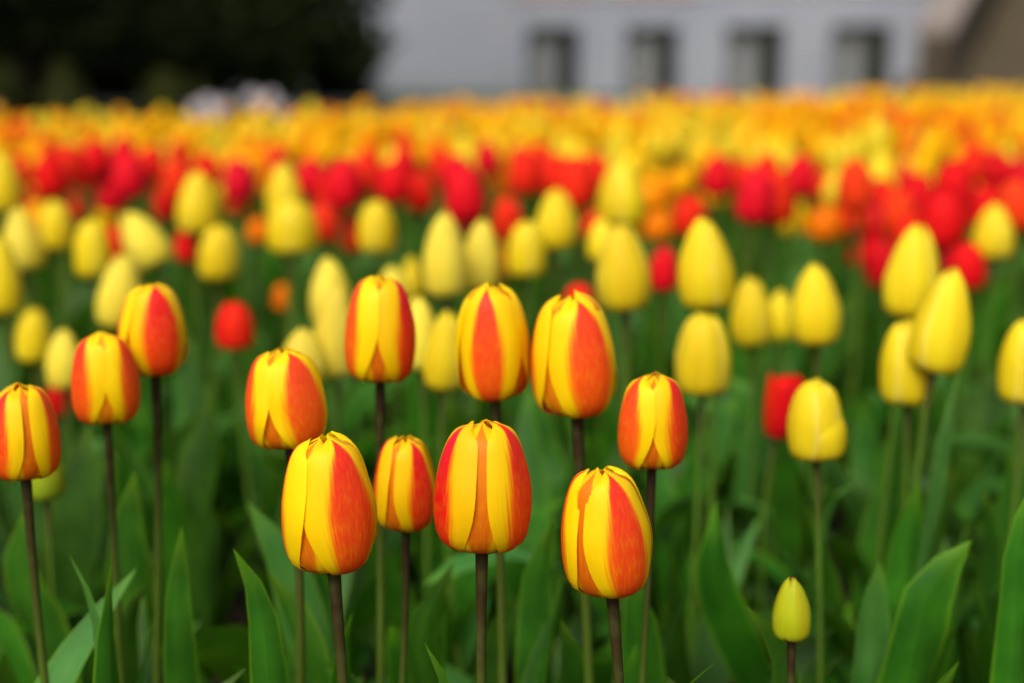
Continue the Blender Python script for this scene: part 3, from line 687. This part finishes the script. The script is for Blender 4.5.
# ------------------------------------------------------------------ foliage: leaves without a flower fill the ground between the stems
mb = MB(); rf = random.Random(99); slots = [M['leaf'], M['leaf_grey']]
yy = 1.1
while yy < 3.1:
    half = .375 * yy + .15; xx = -half; sp = .098 if yy < 2 else .12
    while xx < half:
        bx, by = xx + rf.uniform(-.045, .045), yy + rf.uniform(-.045, .045); xx += sp
        for k in range(rf.choice((2, 2, 3, 3))):
            a = rf.uniform(0, 6.28); L = rf.uniform(.25, .41); m3 = Matrix.Rotation(a, 3, 'Z')
            pth = [m3 @ p + Vector((bx, by, -.005)) for p in leaf_path(L, rf.uniform(80, 89), rf.choice((84, 76, 60, 35, 5, -20)), rf.uniform(-1.0, 1.0), 12)]
            mb.grid(leaf_rows(pth, m3 @ Vector((0, 1, .25)), rf.uniform(.030, .058), R(60), R(rf.uniform(8, 26)), rf.uniform(.08, .18), rf.uniform(-.9, .9), rf, 5, rf.random() < .5), 1 if rf.random() < .22 else 0)
    yy += sp
tag(link('tulip_leaves', mb.mesh('tulip_leaves', slots)), 'thick growth of upright green tulip leaves between the stems', 'leaves', None, 'stuff')

# low plants between the front stems that have leaves but no bloom yet
rf = random.Random(321); yy = .80
while yy < 1.1:
    half = .375 * yy + .03; xx = -half
    while xx < half:
        bx, by = xx + rf.uniform(-.04, .04), yy + rf.uniform(-.04, .04); xx += .115
        if -.30 < bx < -.17 and yy < 1.0: continue             # bare soil shows here
        t = empty('tulip_plant', (bx, by, 0)); tag(t, 'low leafy tulip plant without a bloom among the front stems', 'tulip plant', 'bloomless plants between the front stems')
        add_leaves(t, rf.choice((3, 4, 4)), rf, rf.uniform(.26, .38))
    yy += .11

# plants of the front whose leaves show but whose flowers do not
def leaf_plant(label, leaves):
    """leaves: (tip px, tip py, mid px, mid py, depth, width m, base x shift, material, twist, facing)"""
    first = leaves[0]; b = at(first[2], 600, first[4]); base = Vector((b.x + first[6], b.y, 0))
    t = empty('tulip_plant', base); tag(t, label, 'tulip plant', 'leafy tulip plants along the front')
    r_ = random.Random(int(first[0] * 7 + first[1]))
    for tx, ty, mx, my, zc, W, bs, mat, tw, fx in leaves:
        tip = at(tx, ty, zc) - base; mid = at(mx, my, zc + .01) - base; p0 = Vector((bs * .2, 0, -.005)); n = 17
        c1 = Vector((mid.x * .6, mid.y, mid.z * .5)); pts = []
        # quadratic spans: base to mid, mid to tip, with a shared tangent
        tg = (tip - p0).normalized(); tl = (mid - p0).length; th_ = (tip - mid).length
        for i in range(n):
            s = i / (n - 1); k = tl / (tl + th_)
            if s < k:
                q = s / k; a, b_, c_, d_ = p0, p0 + Vector((0, 0, tl * .33)), mid - tg * tl * .33, mid
            else:
                q = (s - k) / (1 - k); a, b_, c_, d_ = mid, mid + tg * th_ * .33, tip - (tip - mid) * .3, tip
            pts.append((1-q)**3 * a + 3*(1-q)**2*q * b_ + 3*(1-q)*q*q * c_ + q**3 * d_)
        m_ = MB(); m_.grid(leaf_rows(pts, Vector((fx, 1, .2)).normalized(), W * .66, R(50), R(18), r_.uniform(.18, .30), tw, r_, 9, True))
        link('leaf', m_.mesh('leaf', M[mat]), t)
    return t
leaf_plant('tulip leaf with a wavy edge curling left over the bare soil', [(233, 548, 262, 610, .80, .036, .01, 'leaf', .9, .5)])
leaf_plant('broad dull tulip leaf pointing up toward the first sharp flower', [(246, 500, 292, 580, .98, .050, .03, 'leaf_grey', .5, .4), (300, 540, 318, 600, 1.0, .045, .03, 'leaf', -.3, -.2)])
leaf_plant('upright smooth tulip leaf below the flame-centred striped tulip', [(182, 525, 178, 610, .88, .032, 0, 'leaf', .2, .1)])
leaf_plant('pair of pale folded tulip leaves near the greenish bud', [(68, 552, 92, 620, .82, .030, 0, 'leaf_grey', -.7, .6), (112, 560, 110, 640, .80, .026, .01, 'leaf', .4, -.6)])
leaf_plant('short bright tulip leaf tilting toward the upright smooth one', [(150, 580, 128, 625, .95, .030, -.01, 'leaf', .3, -.3)])
leaf_plant('thin pointed tulip leaf tip at the bottom, left of the middle front stem', [(424, 642, 446, 690, .72, .018, .01, 'leaf', .8, .4)])
leaf_plant('slender tulip leaves rising beside the middle front stem', [(552, 520, 536, 590, .95, .040, 0, 'leaf', .3, .3), (455, 560, 420, 650, .93, .036, -.02, 'leaf', -.5, -.4)])
leaf_plant('large dark tulip leaf arching left of the right edge', [(972, 540, 925, 605, .90, .066, -.02, 'leaf', -.5, -.5), (880, 560, 872, 630, .93, .05, -.02, 'leaf_grey', .2, -.1)])
leaf_plant('tall tulip leaf with a wavy rim along the right edge', [(1034, 480, 1018, 560, .86, .040, .01, 'leaf', .4, .3), (960, 660, 930, 720, .80, .05, -.01, 'leaf', -.6, -.7)])
leaf_plant('tulip leaf pointing at the small closed bud', [(744, 604, 784, 660, .84, .030, .02, 'leaf', .5, .3)])
leaf_plant('broad pale tulip leaf lying back below the yellow one with the loose petal', [(862, 480, 830, 505, 1.12, .06, 0, 'leaf_grey', 1.0, -.3), (716, 500, 718, 590, 1.0, .05, 0, 'leaf', .2, .1)])
leaf_plant('dark tulip leaf low in front of the tall green stems', [(630, 560, 640, 640, .92, .045, 0, 'leaf', -.3, .1), (690, 590, 668, 640, .95, .045, 0, 'leaf_grey', .5, -.4)])
leaf_plant('thin tulip leaf tips at the bottom left of the small closed bud', [(718, 660, 690, 690, .74, .018, -.01, 'leaf', .6, -.4)])
leaf_plant('thin looping tulip leaf hanging beside the leaning yellow flower', [(961, 366, 940, 468, 1.03, .021, -.03, 'leaf_grey', .15, -.1), (918, 480, 905, 560, 1.04, .05, 0, 'leaf', .2, .1)])
leaf_plant('dark upright tulip leaf between the stems of the striped pair', [(135, 470, 128, 540, 1.02, .05, 0, 'leaf', .2, .1), (30, 500, 20, 580, 1.0, .055, 0, 'leaf', -.3, .2)])
